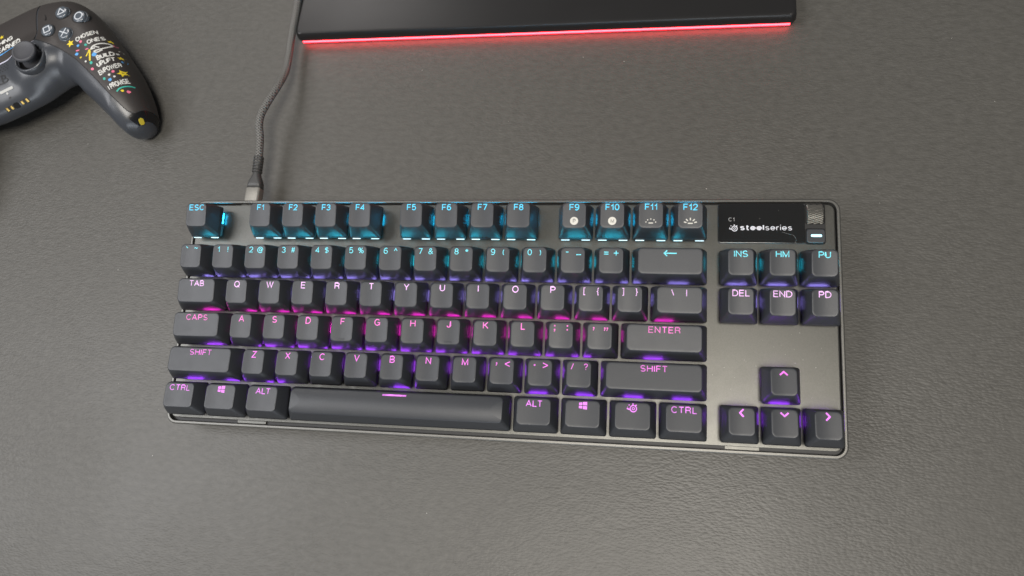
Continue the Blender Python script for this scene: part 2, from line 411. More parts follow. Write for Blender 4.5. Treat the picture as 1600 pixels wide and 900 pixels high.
def poly(P, w):
    """constant-width line with mitred joints"""
    V = []; n = len(P)
    closed = n > 3 and math.hypot(P[0][0] - P[-1][0], P[0][1] - P[-1][1]) < 1e-6
    for i in range(n):
        a = P[i - 1] if i else (P[-2] if closed else None)
        b = P[i + 1] if i < n - 1 else (P[1] if closed else None)
        def nr(p, q):
            l = math.hypot(q[0] - p[0], q[1] - p[1]) or 1e-9
            return (-(q[1] - p[1]) / l, (q[0] - p[0]) / l)
        n1 = nr(a, P[i]) if a else None; n2 = nr(P[i], b) if b else None
        if n1 and n2:
            mx, my = n1[0] + n2[0], n1[1] + n2[1]; l2 = mx * mx + my * my
            if l2 < .12: mx, my, l2 = n1[0] * .7, n1[1] * .7, .5
            k = min(2 / l2, 2.2 / math.sqrt(l2)); mx *= k; my *= k
        else: mx, my = n1 or n2
        V += [(P[i][0] + mx * w / 2, P[i][1] + my * w / 2), (P[i][0] - mx * w / 2, P[i][1] - my * w / 2)]
    return V, [(2 * i, 2 * i + 1, 2 * i + 3, 2 * i + 2) for i in range(n - 1)]
def text_geo(s, size, xs=1.0, wt=.135, shear=0.0, sp=.22):
    """word as flat stroked outlines, centred; size = cap height in mm"""
    x = 0.0; parts = []
    for ch in s:
        adv, st = GLY[ch]
        for P in st:
            # strokes run to the outer edge of the letter box
            Q = [((x + px) * xs * size, (wt / 2 + py * (1 - wt)) * size) for px, py in P]
            Q = [(a + b * shear, b) for a, b in Q]
            parts.append(poly(Q, wt * size))
        x += adv + sp + wt
    if not parts: return [], []
    V, F = merge(*parts)
    x0 = min(v[0] for v in V); x1 = max(v[0] for v in V)
    return [(v[0] - (x0 + x1) / 2, v[1] - size / 2, v[2] if len(v) > 2 else 0) for v in V], F

def seg(x0, y0, x1, y1, w):
    dx, dy = x1 - x0, y1 - y0; l = math.hypot(dx, dy); nx, ny = -dy / l * w / 2, dx / l * w / 2
    ex, ey = dx / l * w * .0, dy / l * w * .0
    return [(x0 - ex + nx, y0 - ey + ny), (x0 - ex - nx, y0 - ey - ny), (x1 + ex - nx, y1 + ey - ny), (x1 + ex + nx, y1 + ey + ny)], [(0, 1, 2, 3)]
def ring2(cx, cy, r0, r1, n=24):
    V = [(cx + r * math.cos(2 * math.pi * i / n), cy + r * math.sin(2 * math.pi * i / n)) for r in (r0, r1) for i in range(n)]
    return V, [(i, (i + 1) % n, n + (i + 1) % n, n + i) for i in range(n)]
def disc2(cx, cy, r, n=20, ry=None):
    return [(cx + r * math.cos(2 * math.pi * i / n), cy + (ry or r) * math.sin(2 * math.pi * i / n)) for i in range(n)], [tuple(range(n))]
def shift(g, dx, dy, rot=0.0):
    c, s = math.cos(rot), math.sin(rot)
    return [(p[0] * c - p[1] * s + dx, p[0] * s + p[1] * c + dy) + tuple(p[2:]) for p in g[0]], g[1]
def brand_mark(cx, cy, r):
    return merge(ring2(cx, cy, r * .72, r, 28), ring2(cx, cy, r * .22, r * .42, 20),
                 seg(cx - r * 1.75, cy - .02 * r, cx - r * .95, cy - .25 * r, r * .34), disc2(cx - r * 1.15, cy + r * .95, r * .17, 10),
                 seg(cx - r * .1, cy + r * .95, cx - r * .1, cy + r * 1.45, r * .3), seg(cx + r * .5, cy + r * .75, cx + r * .85, cy + r * 1.05, r * .3),
                 disc2(cx - r * 1.55, cy + r * .35, r * .12, 8))

def on_key(g, row, wu, name, m, key, convex=False, lift=0.05, th=0.0):
    """lay flat outline on the dished key top, thin and proud"""
    tx = wu * U / 2 - WX
    V2, F2 = g
    if not V2: return
    k = (row, wu, convex)
    if k not in bvh_cache:
        cm = cap_mesh(*k); bvh_cache[k] = BVHTree.FromPolygons([v.co / S for v in cm.vertices], [tuple(p.vertices) for p in cm.polygons])
    V = []
    for q in V2:
        x, y = q[:2]; dz = q[2] if len(q) > 2 else 0
        hit = bvh_cache[k].ray_cast(Vector((x, y + YO[row], 60)), Vector((0, 0, -1)))[0]
        V.append((x, y + YO[row], hit.z + lift + dz))
    return mesh(name, V, F2, m, key, smooth=False)

def two(a, b, sx, dy=0.0):
    def f(s):
        return text_geo(s, 3.2, 1.0, .125)
    return merge(shift(f(a), -sx, dy), shift(f(b), sx, dy))

LY = HY - 2.75                 # legend height on the cap
def legend_for(t, row, wu):
    if t == 'win':
        g = []
        for x0, x1, y0, y1 in ((-1.85, -.25, .18, 1.5), (.1, 2.1, .18, 1.85), (-1.85, -.25, -1.45, -.18), (.1, 2.1, -1.8, -.18)):
            sk = lambda x, y: (x, y)
            V = [(x0, y0), (x1, y0), (x1, y1), (x0, y1)]
            if y0 > 0: V[3] = (x0, y1 - .15)
            else: V[0] = (x0, y0 + .15)
            g.append((V, [(0, 1, 2, 3)]))
        return shift(merge(*g), 0, LY + .15)
    if t == 'mark': return shift(brand_mark(0, 0, 1.75), .3, LY - .3)
    if t == 'back': return shift(merge(seg(-2.9, 0, 3.1, 0, .55), seg(-3.1, -.12, -1.5, 1.4, .55), seg(-3.1, .12, -1.5, -1.4, .55)), 0, LY)
    if t == 'space': return shift(seg(-6.3, 0, 6.3, 0, .85), 0, LY + 1.0)
    if t in '^v' and len(t) == 1 and row >= 4 or t in ('<<', '>>'):
        a = {'^': 0, 'v': math.pi, '<<': math.pi / 2, '>>': -math.pi / 2}[t]
        return shift(merge(seg(-1.75, -.9, .18, .9, .75), seg(1.75, -.9, -.18, .9, .75)), 0, LY + .1, a)
    if t in ("`~", "1!", "2@", "3#", "4$", "5%", "6^", "7&", "8*", "9(", "0)"):
        return shift(two(t[0], t[1], 2.7), 0, LY - .05)
    if t == '-_': return shift(merge(seg(-3.6, .2, -2.3, .2, .5), seg(1.6, -1.1, 4.0, -1.1, .5)), 0, LY)
    if t == '=+': return shift(merge(seg(-3.6, .5, -1.4, .5, .45), seg(-3.6, -.5, -1.4, -.5, .45), seg(1.2, 0, 3.6, 0, .45), seg(2.4, -1.2, 2.4, 1.2, .45)), 0, LY - .2)
    if len(t) == 2 and t in ("[{", "]}", "\\|", ";:", "'\"", ",<", ".>", "/?"):
        if t == "'\"":
            q = lambda x: merge(disc2(x, .55, .42, 10), seg(x + .25, .45, x - .25, -.75, .4))
            return shift(merge(q(-3), q(2.4), q(3.6)), 0, LY - .3)
        if t == ",<": return shift(merge(disc2(-2.9, .3, .42, 10), seg(-2.65, .2, -3.15, -1.0, .4), seg(1.3, 0, 3.8, 1.15, .5), seg(1.3, 0, 3.8, -1.15, .5)), 0, LY - .2)
        if t == ".>": return shift(merge(disc2(-2.8, 0, .45, 10), seg(3.8, 0, 1.3, 1.15, .5), seg(3.8, 0, 1.3, -1.15, .5)), 0, LY - .2)
        if t == ";:": return shift(merge(disc2(-3.2, 1, .42, 10), disc2(-3.2, -.9, .42, 10), seg(-3.0, -1.0, -3.4, -2.0, .4), disc2(3.1, 1, .42, 10), disc2(3.1, -.9, .42, 10)), 0, LY - .2)
        return shift(two(t[0], t[1], 3.3), 0, LY - .2)
    n = len(t)
    if row == 0: return shift(text_geo(t, 3.3, 1.0, .145, sp=.15), 0, LY + .25)
    if n == 1: return shift(text_geo(t, 3.5, 1.0, .132), 0, LY + .05)
    return shift(text_geo(t, 3.15, 1.06 if n > 3 else 1.04, .132, sp=.18 if n > 3 else .13), 0, LY + .1)

KEYS = [
 (0, [('ESC', 0, 1), ('F1', 2, 1), ('F2', 3, 1), ('F3', 4, 1), ('F4', 5, 1), ('F5', 6.5, 1), ('F6', 7.5, 1), ('F7', 8.5, 1), ('F8', 9.5, 1),
      ('F9', 11, 1), ('F10', 12, 1), ('F11', 13, 1), ('F12', 14, 1)]),
 (1, [(t, i, 1) for i, t in enumerate(("`~", "1!", "2@", "3#", "4$", "5%", "6^", "7&", "8*", "9(", "0)", "-_", "=+"))] + [('back', 13, 2), ('INS', 15.25, 1), ('HM', 16.25, 1), ('PU', 17.25, 1)]),
 (2, [('TAB', 0, 1.5)] + [(t, 1.5 + i, 1) for i, t in enumerate("QWERTYUIOP")] + [('[{', 11.5, 1), (']}', 12.5, 1), ('\\|', 13.5, 1.5), ('DEL', 15.25, 1), ('END', 16.25, 1), ('PD', 17.25, 1)]),
 (3, [('CAPS', 0, 1.75)] + [(t, 1.75 + i, 1) for i, t in enumerate("ASDFGHJKL")] + [(';:', 10.75, 1), ("'\"", 11.75, 1), ('ENTER', 12.75, 2.25)]),
 (4, [('SHIFT', 0, 2.25)] + [(t, 2.25 + i, 1) for i, t in enumerate("ZXCVBNM")] + [(',<', 9.25, 1), ('.>', 10.25, 1), ('/?', 11.25, 1), ('SHIFT', 12.25, 2.75), ('^', 16.25, 1)]),
 (5, [('CTRL', 0, 1.25), ('win', 1.25, 1.25), ('ALT', 2.5, 1.25), ('space', 3.75, 6.25), ('ALT', 10, 1.25), ('win', 11.25, 1.25), ('mark', 12.5, 1.25), ('CTRL', 13.75, 1.25),
      ('<<', 15.25, 1), ('v', 16.25, 1), ('>>', 17.25, 1)]),
]
WORDS = {'win': 'key with a four-pane symbol', 'mark': 'key with a round emblem', 'back': 'wide key with a left-pointing arrow', 'space': 'long space bar with a short dash',
         '<<': 'key with a chevron pointing left', '>>': 'key with a chevron pointing right', '^': 'key with a chevron pointing up', 'v': 'key with a chevron pointing down'}

# switch under each cap and the small lamp on its far side
sw_v, sw_f = loft([[(x, y, z) for x, y in rr(0, cy, h, h2, 1, 3)] for h, h2, cy, z in ((6.9, 6.5, -.4, ZP), (6.9, 6.5, -.4, ZP + 2.4), (5.2, 4.6, -.3, .9))])
sw_me = mesh('switch', sw_v, sw_f, M['switch'], kb, smooth=False)
sw_mesh = sw_me.data; bpy.data.objects.remove(sw_me)
led_me = []
for r in range(6):
    o = mesh('led', *merge(block(0, 7.05, 4.6, .5, -3.8, -2.4, .2, .08, 2), block(-7.1, 3.2, .12, 2.9, -3.7, -3.42, .1, .05, 2), block(7.1, 3.2, .12, 2.9, -3.7, -3.42, .1, .05, 2)), LEDM[r], kb, smooth=False)  # side strips are added emitters for the housing's glow, no lamps there
    led_me.append(o.data); bpy.data.objects.remove(o)

for row, keys in KEYS:
    for t, x0, wu in keys:
        cx, cy = (x0 + wu / 2) * U, ROWY[row] * U
        me = cap_mesh(row, wu, t == 'space')
        key = link('key', me, None, kb, WORDS.get(t, 'key marked %s' % ' '.join(t) if (len(t) == 2 and not t.isalnum()) else 'key marked %s' % t))
        key.location = Vector((cx, cy, 0)) * S
        if t in WORDS: key['label'] = WORDS[t]
        key.rotation_euler = (random.uniform(-.007, .007), random.uniform(-.007, .007), random.uniform(-.006, .006))
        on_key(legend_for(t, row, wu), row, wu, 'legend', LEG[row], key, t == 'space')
        if t in ('F', 'J'):
            z = top_z(0, YO[row] - 5.2, wu * U / 2 - WX, row)
            mesh('homing_bar', *block(0, YO[row] - 5.2, 1.8, .25, z - .3, z + .35, .25, .1), M['keycap'], key)
        if t in ('F9', 'F10'):
            on_key(shift(disc2(0, 0, 2.05, 28), 0, -2.9), row, wu, 'printed_disc', M['white_print'], key, lift=.05)
            on_key(shift(text_geo({'F9': 'P', 'F10': 'M'}[t], 2.0, .9, .13), .1, -2.9), row, wu, 'printed_letter', M['dark_print'], key, lift=.09)
        if t == 'F11':
            g = [seg(-1.1, -4.0, 1.1, -4.0, .5)] + [disc2(2.4 * math.cos(a), -3.9 + 1.9 * math.sin(a), .32, 8) for a in (math.radians(d) for d in (12, 50, 90, 130, 168))]
            on_key(merge(*g), row, wu, 'printed_symbol', M['white_print'], key)
        if t == 'F12':
            g = [seg(-1.2, -4.0, 1.2, -4.0, .55)] + [seg(1.9 * math.cos(a), -4.0 + 1.5 * math.sin(a), 3.2 * math.cos(a), -4.0 + 2.75 * math.sin(a), .55) for a in (math.radians(d) for d in (14, 50, 90, 130, 166))]
            on_key(merge(*g), row, wu, 'printed_symbol', M['white_print'], key)
        # switch
        sx = [cx]
        for x in sx:
            o = link('switch', sw_mesh, None, kb); o.location = Vector((x, cy, 0)) * S
            o = link('led', led_me[row], None, kb); o.location = Vector((x, cy, 0)) * S
        if row == 0:
            for s in (-1, 1):
                o = mesh('light_slot', *block(cx + s * 5.3, cy - 8.6, 2.2, .45, -.85, -.1, .15, .05, 2), HOUSING_GLOW, kb, smooth=False)  # added glowing pieces standing for the lit front edge of the housing

# display, roller and button
mesh('display_bezel', *block(316.8, -8.1, 25.9, 10.5, -5.2, -4.35, 1.6, .15), M['black'], kb, sharp=40)
scr = mesh('display_glass', *block(312.1, -8.1, 20.9, 10.2, -4.5, -4.2, 1.2, .08), M['glass'], kb, sharp=40)
def flat(g, z, name, m, par): return mesh(name, [(p[0], p[1], z + (p[2] if len(p) > 2 else 0)) for p in g[0]], g[1], m, par, smooth=False)
flat(shift(text_geo('C1', 2.0, 1.0, .14), 297.6, -6.1), -4.14, 'lettering', mat('grey_pixels', (.35, .35, .35)), scr)
A = text_geo('steel', 3.0, 1.08, .175, sp=.09); B = text_geo('series', 3.0, 1.03, .105, sp=.13)
wa = 2 * max(p[0] for p in A[0]); wb = 2 * max(p[0] for p in B[0]); k = 25.0 / (wa + wb + .5)
A = ([(p[0] * k, p[1], p[2]) for p in A[0]], A[1]); B = ([(p[0] * k, p[1], p[2]) for p in B[0]], B[1])
word = merge(shift(A, 301.8 + wa * k / 2, -10.3), shift(B, 301.8 + (wa + .5 + wb / 2) * k, -10.3))
flat(word, -4.12, 'lettering', SCREEN_TXT, scr)
flat(brand_mark(299.1, -10.9, 1.5), -4.12, 'emblem', SCREEN_TXT, scr)
# a stray fibre lies on the glass
fib = catmull([(322, -12.6, -4.05), (325, -13.6, -4.0), (327.5, -14.5, -4.0), (328.6, -16.5, -4.0), (328.2, -18, -4.05)], 6)
fo = mesh('fibre', *tube(fib, .045, 5), mat('fibre', (.3, .3, .3)), None)
fo.matrix_world = Matrix.Translation(Vector((-175, 60, 30.9577)) * S) @ Matrix.Rotation(TILT, 4, 'X')
fo['label'] = 'thin pale fibre lying on the black display glass'; fo['category'] = 'fibre'
# roller recess and roller
mesh('roller_recess', *block(337.8, -3.2, 4.9, 5.3, -4.4, -4.28, 1.3, .04), mat('recess_black', (.003, .003, .003), .8), kb)
def roller():
    V = []; F = []; R = 7.0; nx, na = 40, 300; hw = 4.15
    for i in range(nx + 1):
        x = -hw + 2 * hw * i / nx
        e = 1 - abs(x) / hw
        edge = -1.0 * max(0, 1 - e * 6) ** 2
        for k in range(na):
            an = 2 * math.pi * k / na
            ph = (an * 42 / (2 * math.pi) + x * .33) % 1.0
            g = -.42 * (1 - min(1, abs(ph - .5) * 3.4))
            r = R + edge + (g if e > .05 else 0)
            V.append((x, r * math.cos(an), r * math.sin(an)))
    for i in range(nx):
        for k in range(na):
            j = (k + 1) % na
            F.append((i * na + k, i * na + j, (i + 1) * na + j, (i + 1) * na + k))
    F.append(tuple(range(na))); F.append(tuple(range(nx * na, nx * na + na)))
    return V, F
ro = mesh('volume_roller', *roller(), M['wheel'], kb, sharp=30)
ro.location = Vector((337.8, -3.2, -9.0)) * S
mesh('button_recess', *block(337.7, -14.7, 4.9, 4.15, -4.4, -4.27, 1.5, .04), mat('recess_black', (.003, .003, .003), .8), kb)
bt = mesh('menu_button', *block(337.9, -14.7, 4.4, 3.6, -4.4, -3.3, 1.3, .3), M['keycap'], kb)
mesh('light_bar', *block(338.1, -14.6, 2.6, .65, -3.5, -3.22, .6, .05), glow('bar_glow', (.28, .85, 1.0), 1.7), bt)

# ---------------------------------------------------------------- cable
cb = empty('usb_cable', (-150, 66, 0), 'braided grey cable plugged into the back of the keyboard', 'cable')
org = Vector((-150, 66, 0))
M['braid'] = mat('braid', (0.16, 0.155, 0.145), 0.42)
def braid(m):
    nt = m.node_tree; N = nt.nodes; L = nt.links; b = N['Principled BSDF']
    uv = N.new('ShaderNodeTexCoord'); outs = []
    for s in (1, -1):
        mp = N.new('ShaderNodeMapping'); mp.inputs['Rotation'].default_value = (0, 0, s * math.radians(38))
        L.new(uv.outputs['Object'], mp.inputs['Vector'])
        wv = N.new('ShaderNodeTexWave'); wv.inputs['Scale'].default_value = 230; wv.bands_direction = 'Y'
        L.new(mp.outputs['Vector'], wv.inputs['Vector']); outs.append(wv)
    mx = N.new('ShaderNodeMath'); mx.operation = 'MAXIMUM'
    L.new(outs[0].outputs['Fac'], mx.inputs[0]); L.new(outs[1].outputs['Fac'], mx.inputs[1])
    bp = N.new('ShaderNodeBump'); bp.inputs['Strength'].default_value = .9; bp.inputs['Distance'].default_value = .0004
    L.new(mx.outputs[0], bp.inputs['Height']); L.new(bp.outputs['Normal'], b.inputs['Normal'])
    rp = N.new('ShaderNodeValToRGB'); rp.color_ramp.elements[0].color = (.05, .05, .048, 1); rp.color_ramp.elements[1].color = (.19, .185, .175, 1)
    rp.color_ramp.elements[0].position = .35; rp.color_ramp.elements[1].position = .95
    L.new(mx.outputs[0], rp.inputs['Fac']); L.new(rp.outputs['Color'], b.inputs['Base Color'])
braid(M['braid'])
def rel(P): return [tuple(Vector(p) - org) for p in P]
path = catmull([(-149.4, 93, 15.8), (-149.4, 99, 16.2), (-149.9, 109.5, 17.6), (-151.2, 118, 18.8), (-150.8, 125.5, 18.8), (-147.8, 135.5, 17.8), (-144.8, 147, 15.2),
                (-143.6, 158, 11.9), (-144.0, 170, 10.4), (-144.4, 182, 10.2), (-144.0, 196, 10.6), (-143, 215, 11), (-140, 245, 8), (-138, 300, 3), (-140, 380, 2.2)], 10)
mesh('braided_cord', *tube(rel(path), 2.3, 16), M['braid'], cb)
# moulded plug: metal sleeve, tapered boot, ribbed relief
def sq_loop(y, hx, hz, z, r): return [(x - 149.4 - org.x, y - org.y, zz + z) for x, zz in rr(0, 0, hx, hz, r, 5)]
M['sleeve'] = mat('plug_metal', (.36, .35, .32), .42, .6)
M['boot'] = grain(mat('boot_rubber', (.055, .055, .055), .45), 1500, .3)
mesh('plug_sleeve', *loft([sq_loop(66.5, 4.5, 3.1, 14.3, 1.2), sq_loop(77.2, 4.5, 3.1, 14.3, 1.2), sq_loop(77.6, 4.2, 2.8, 14.3, 1.1)]), M['sleeve'], cb, sharp=40)
mesh('plug_boot', *loft([sq_loop(77.6, 4.35, 3.1, 14.3, 1.5), sq_loop(80.5, 4.3, 3.1, 14.5, 1.8), sq_loop(82.5, 3.9, 3.0, 14.6, 2.0), sq_loop(84.5, 3.1, 2.7, 14.8, 2.2), sq_loop(86.5, 2.5, 2.4, 15.0, 2.3), sq_loop(90, 2.2, 2.2, 15.4, 2.15)]), M['boot'], cb)
for i in range(6):
    y = 88.3 + i * 1.75
    mesh('relief_rib', *loft([sq_loop(y + a, r, r, 15.3 + i * .12, r * .98) for a, r in ((-.6, 2.2), (-.45, 3.0), (.35, 3.0), (.5, 2.2))]), M['boot'], cb)
mesh('relief_core', *loft([sq_loop(88, 2.25, 2.25, 15.3, 2.2), sq_loop(99.5, 2.1, 2.1, 16.2, 2.05)]), M['boot'], cb)

# ---------------------------------------------------------------- black slab with a red light strip
sb_ = empty('lit_slab', (10, 184, 0), 'flat black slab-like base with a red light strip along its front edge', 'device base', (0, 0, math.radians(-.35)))
M['slab'] = grain(mat('satin_black', (0.015, 0.0145, 0.0145), 0.34), 900, .08, .00003, roughvar=.03)
def slab():
    def lp(d, z, r=3.2): return [(x, y, z) for x, y in rr(0, 70 + 0, 153.3 - d, 70 - d, r, 8)]
    return loft([lp(2.0, 1.0), lp(1.2, 1.4), lp(1.2, 3.6), lp(.35, 3.9), lp(.1, 5.0), lp(.5, 8.0), lp(1.0, 9.6), lp(1.5, 10.2), lp(2.4, 10.4)])
mesh('slab_body', *slab(), M['slab'], sb_, sharp=35)
for sx in (-1, 1):
    for y in (8, 132): mesh('rubber_foot', *block(sx * 140, y, 8, 3, 0, 1.3, 2, .1), M['black'], sb_)
mesh('light_strip', *block(0, .9, 150.2, .75, 1.9, 3.4, .6, .15), glow('red_glow', (1.0, .010, .024), 12), sb_)

# ---------------------------------------------------------------- dust on the desk
bm = bmesh.new()
for i in range(46):
    x, y = random.uniform(-360, 270), random.uniform(-105, 180)
    r = random.choice((.10, .13, .16, .22))
    Mx = Matrix.Translation(Vector((x, y, r * .5)) * S) @ Matrix.Rotation(random.uniform(0, 3), 4, 'Z') @ Matrix.Diagonal((random.uniform(.8, 2.2), 1, .6, 1))
    bmesh.ops.create_icosphere(bm, subdivisions=1, radius=r * S, matrix=Mx)
KM = Matrix.Translation(Vector((-175, 60, 30.9577)) * S) @ Matrix.Rotation(TILT, 4, 'X')
for i in range(34):
    x, y = random.choice(((random.uniform(296, 345), random.uniform(-82, -62)), (random.uniform(-.3, 347), random.uniform(-26, -24)), (random.uniform(287, 311), random.uniform(-100, -80)), (random.uniform(293, 330), random.uniform(-17, -1)), (random.uniform(313, 345), random.uniform(-100, -64))))
    zz = -4.2 if (y > -19 and x > 291) else ZP
    r = random.choice((.07, .09, .12))
    Mx = KM @ Matrix.Translation(Vector((x, y, zz + r * .4)) * S) @ Matrix.Rotation(random.uniform(0, 3), 4, 'Z') @ Matrix.Diagonal((random.uniform(.8, 2.6), 1, .6, 1))
    bmesh.ops.create_icosphere(bm, subdivisions=1, radius=r * S, matrix=Mx)
me = bpy.data.meshes.new('dust'); bm.to_mesh(me); bm.free(); me.materials.append(mat('dust', (.5, .49, .46), .9))
o = link('dust', me); o['kind'] = 'stuff'; o['label'] = 'tiny pale dust specks scattered over the leather desk and the bare keyboard plate'

# ---------------------------------------------------------------- game controller
gc = empty('game_controller', (-332, 159, 0), 'dark grey game controller with brown-black panels and bright hand-drawn lettering on its grip', 'game controller', (0, 0, math.radians(27)))
M['shell'] = grain(mat('shell_plastic', (0.046, 0.050, 0.058), 0.30), 1800, .12, .00004)
M['panel'] = grain(mat('panel_plastic', (0.040, 0.035, 0.033), 0.42), 2000, .15, .00004)
M['button'] = mat('clear_button', (0.085, 0.10, 0.12), 0.14, coat=.8, coat_rough=.05)
M['symbol'] = mat('button_symbol', (.55, .58, .62), .4)
M['stick'] = grain(mat('stick_rubber', (0.055, 0.056, 0.064), 0.55), 1500, .3)
# half outline: far edge point, near edge point, top, middle and bottom heights
SEC = [(0, 36.5, 0, -32.5, 34, 20, 9), (17, 37, 16, -32, 34, 20, 9), (32, 36, 26, -29.5, 34.5, 20, 8), (45, 31.5, 33, -27.8, 36, 20, 7),
       (56, 25, 38, -29.5, 37, 20, 6), (64, 14, 42, -36, 37, 20, 4.5), (69, 1, 46, -46, 36.5, 19.5, 3), (73, -15, 49.5, -53.5, 35.5, 19, 2.2),
       (76.5, -30, 53, -62, 34, 18, 1.6), (79, -43, 56, -69, 32.5, 17, 1.0), (79.8, -54, 56.8, -72.2, 30, 15.5, .6), (79.5, -64, 58.3, -76.2, 26.5, 13.5, .3),
       (78.2, -72, 60.8, -79.8, 22.5, 12, .5), (75.5, -77.5, 66, -81.2, 17.5, 10.5, 2.5)]
SM = catmull(SEC, 8)
NS = len(SM) - 1
def sec(s):
    a = min(abs(s), 13) * 8; i = min(int(a), NS - 1); t = a - i
    q = [x + (y - x) * t for x, y in zip(SM[i], SM[i + 1])]
    return q
def spow(c, e): return math.copysign(abs(c) ** e, c)
STX, STY = 24.5, -13.6
def surf(s, ph, lift=0.0):
    ux, uy, lx, ly, zt, zm, zb = sec(s)
    e = 0.72 + 0.2 * min(1, abs(s) / 8)
    c = spow(math.cos(ph), e); si = math.sin(ph)
    x = (ux + lx) / 2 + (ux - lx) / 2 * c; y = (uy + ly) / 2 + (uy - ly) / 2 * c
    z = zm + ((zt - zm) if si > 0 else (zm - zb)) * spow(si, 0.8)
    if si > 0:
        d = math.hypot(x - STX, y - STY)
        t = max(0.0, min(1.0, 1 - (d - 9.5) / 12)); z += 4.2 * t * t * (3 - 2 * t) * min(1, si * 1.6)
    if s < 0: x = -x
    if lift:
        d = 0.02; p = Vector((x, y, z))
        a = Vector(surf(s + d if abs(s) < 12.9 else s - d, ph)) - p
        if abs(s) >= 12.9: a = -a
        b = Vector(surf(s, ph + d)) - p
        n = a.cross(b).normalized()
        ctr = Vector(((ux + lx) / 2 * (1 if s >= 0 else -1), (uy + ly) / 2, zm))
        if n.dot(p - ctr) < 0: n = -n
        p += n * lift; return tuple(p)
    return (x, y, z)
# shell
def shell():
    ss = [-13 + i * .125 for i in range(209)]; n = 72; V = []; F = []
    for s in ss: V += [surf(s, 2 * math.pi * (k + .5) / n) for k in range(n)]
    for i in range(len(ss) - 1):
        for k in range(n):
            q = (i * n + k, i * n + (k + 1) % n, (i + 1) * n + (k + 1) % n, (i + 1) * n + k)
            cx = sum(V[j][0] for j in q) / 4; cy = sum(V[j][1] for j in q) / 4; cz = sum(V[j][2] for j in q) / 4
            if math.hypot(abs(cx) - STX, cy - STY) < 8.9 and cz > 25: continue
            F.append(q)
    for a, sg in ((0, -1), ((len(ss) - 1) * n, 1)):
        m = [sum(V[a + k][j] for k in range(n)) / n for j in range(3)]
        m[0] += sg * .8; m[1] -= 1.4
        V.append(tuple(m)); c = len(V) - 1
        F += [(a + k, a + (k + 1) % n, c) for k in range(n)]
    return V, F
mesh('shell', *shell(), M['shell'], gc)
# seam between shell and side panel, in the controller's own plan
SEAM = catmull([(29.2, -1.0), (31.2, -3.0), (36.9, -8.9), (41.7, -13.7), (46.0, -19.3), (51.9, -29.0), (56.1, -38.2), (60.1, -48.3), (64.0, -58.9), (66.9, -66.5), (69.0, -72.0), (71.0, -74.0), (73.5, -74.2), (77, -71.5), (84, -66)], 5)
SEAM = [(20, 6)] + SEAM
def seam_phi(s, poly):
    ux, uy, lx, ly = sec(s)[:4]
    for (ax, ay), (bx, by) in zip(poly, poly[1:]):
        dx, dy = lx - ux, ly - uy; ex, ey = bx - ax, by - ay
        den = dx * ey - dy * ex
        if abs(den) < 1e-9: continue
        t = ((ax - ux) * ey - (ay - uy) * ex) / den; u = ((ax - ux) * dy - (ay - uy) * dx) / den
        if -1e-6 <= u <= 1 + 1e-6 and -0.02 <= t <= 1:
            c = 1 - 2 * max(0, t); e = 0.72 + 0.2 * min(1, abs(s) / 8)
            return math.acos(max(-1, min(1, spow(c, 1 / e))))
    return None
def patch(s0, s1, ns, ph0, phf, lift=.45, nk=26, mirror=1, low=-.4):
    V = []; F = []; rows = 0
    for i in range(ns + 1):
        s = s0 + (s1 - s0) * i / ns
        p1 = phf(s)
        if p1 is None or p1 < ph0 + .02: continue
        V.append(None)
        V.pop()
        r = []
        for k in range(nk + 1):
            ph = ph0 + (p1 - ph0) * k / nk
            l = lift
            r.append(surf(s, ph, l))
        r.append(surf(s, p1 + .006, low)); r.insert(0, surf(s, ph0 - .006, low))
        if mirror < 0: r = [(-x, y, z) for x, y, z in r]
        V += r; rows += 1
    n = nk + 3
    # close both ends by dropping an edge row below the surface
    for i in range(rows - 1):
        for k in range(n - 1): F.append((i * n + k, i * n + k + 1, (i + 1) * n + k + 1, (i + 1) * n + k))
    for b in (0, rows - 1):
        o = len(V)
        for k in range(n):
            x, y, z = V[b * n + k]; V.append((x, y, z - .8))
        for k in range(n - 1): F.append((b * n + k, b * n + k + 1, o + k + 1, o + k))
    return V, F
pan = patch(2.28, 12.55, 120, -.75, lambda s: seam_phi(s, SEAM))
panel = mesh('side_panel', *pan, M['panel'], gc, sharp=50)
pan2 = patch(2.28, 12.55, 60, -.75, lambda s: seam_phi(s, SEAM), mirror=-1)
mesh('side_panel', *pan2, M['panel'], gc, sharp=50)
tp = patch(-2.16, 2.16, 60, .42, lambda s: seam_phi(s, [(-5, -2.6), (60, -2.2)]), lift=.35)
touch = mesh('touchpad', *tp, M['panel'], gc, sharp=50)
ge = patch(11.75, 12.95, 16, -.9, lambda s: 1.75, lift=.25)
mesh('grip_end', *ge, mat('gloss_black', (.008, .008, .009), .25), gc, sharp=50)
sh = shell()
ALLV, ALLF = merge(sh, pan, tp)
tree = BVHTree.FromPolygons([Vector(v) for v in ALLV], ALLF)
def drop(x, y, lift=.12):
    h = tree.ray_cast(Vector((x, y, 90)), Vector((0, 0, -1)))[0]
    return (x, y, (h.z if h else 20) + lift)
PM = {c: mat('print_' + c, v, .5) for c, v in dict(white=(.66, .66, .63), yellow=(.75, .58, .03), pink=(.75, .17, .27), blue=(.10, .36, .75), teal=(.05, .42, .34)).items()}
def deco(name, g, col, par, lift=.12):
    return mesh(name, [drop(p[0], p[1], lift + (p[2] if len(p) > 2 else 0)) for p in g[0]], g[1], PM[col] if isinstance(col, str) else col, par, smooth=False)
def word_g(s, x, y, wdt, h, rot=3.0):
    g = text_geo(s, h * 1.02, .9, .20, shear=.22, sp=.04)
    xs = [p[0] for p in g[0]]; k = wdt / (max(xs) - min(xs))
    k *= .92; g = ([(p[0] * k, p[1] + random.uniform(-.06, .06), p[2]) for p in g[0]], g[1])
    return shift(g, x, y, math.radians(rot))
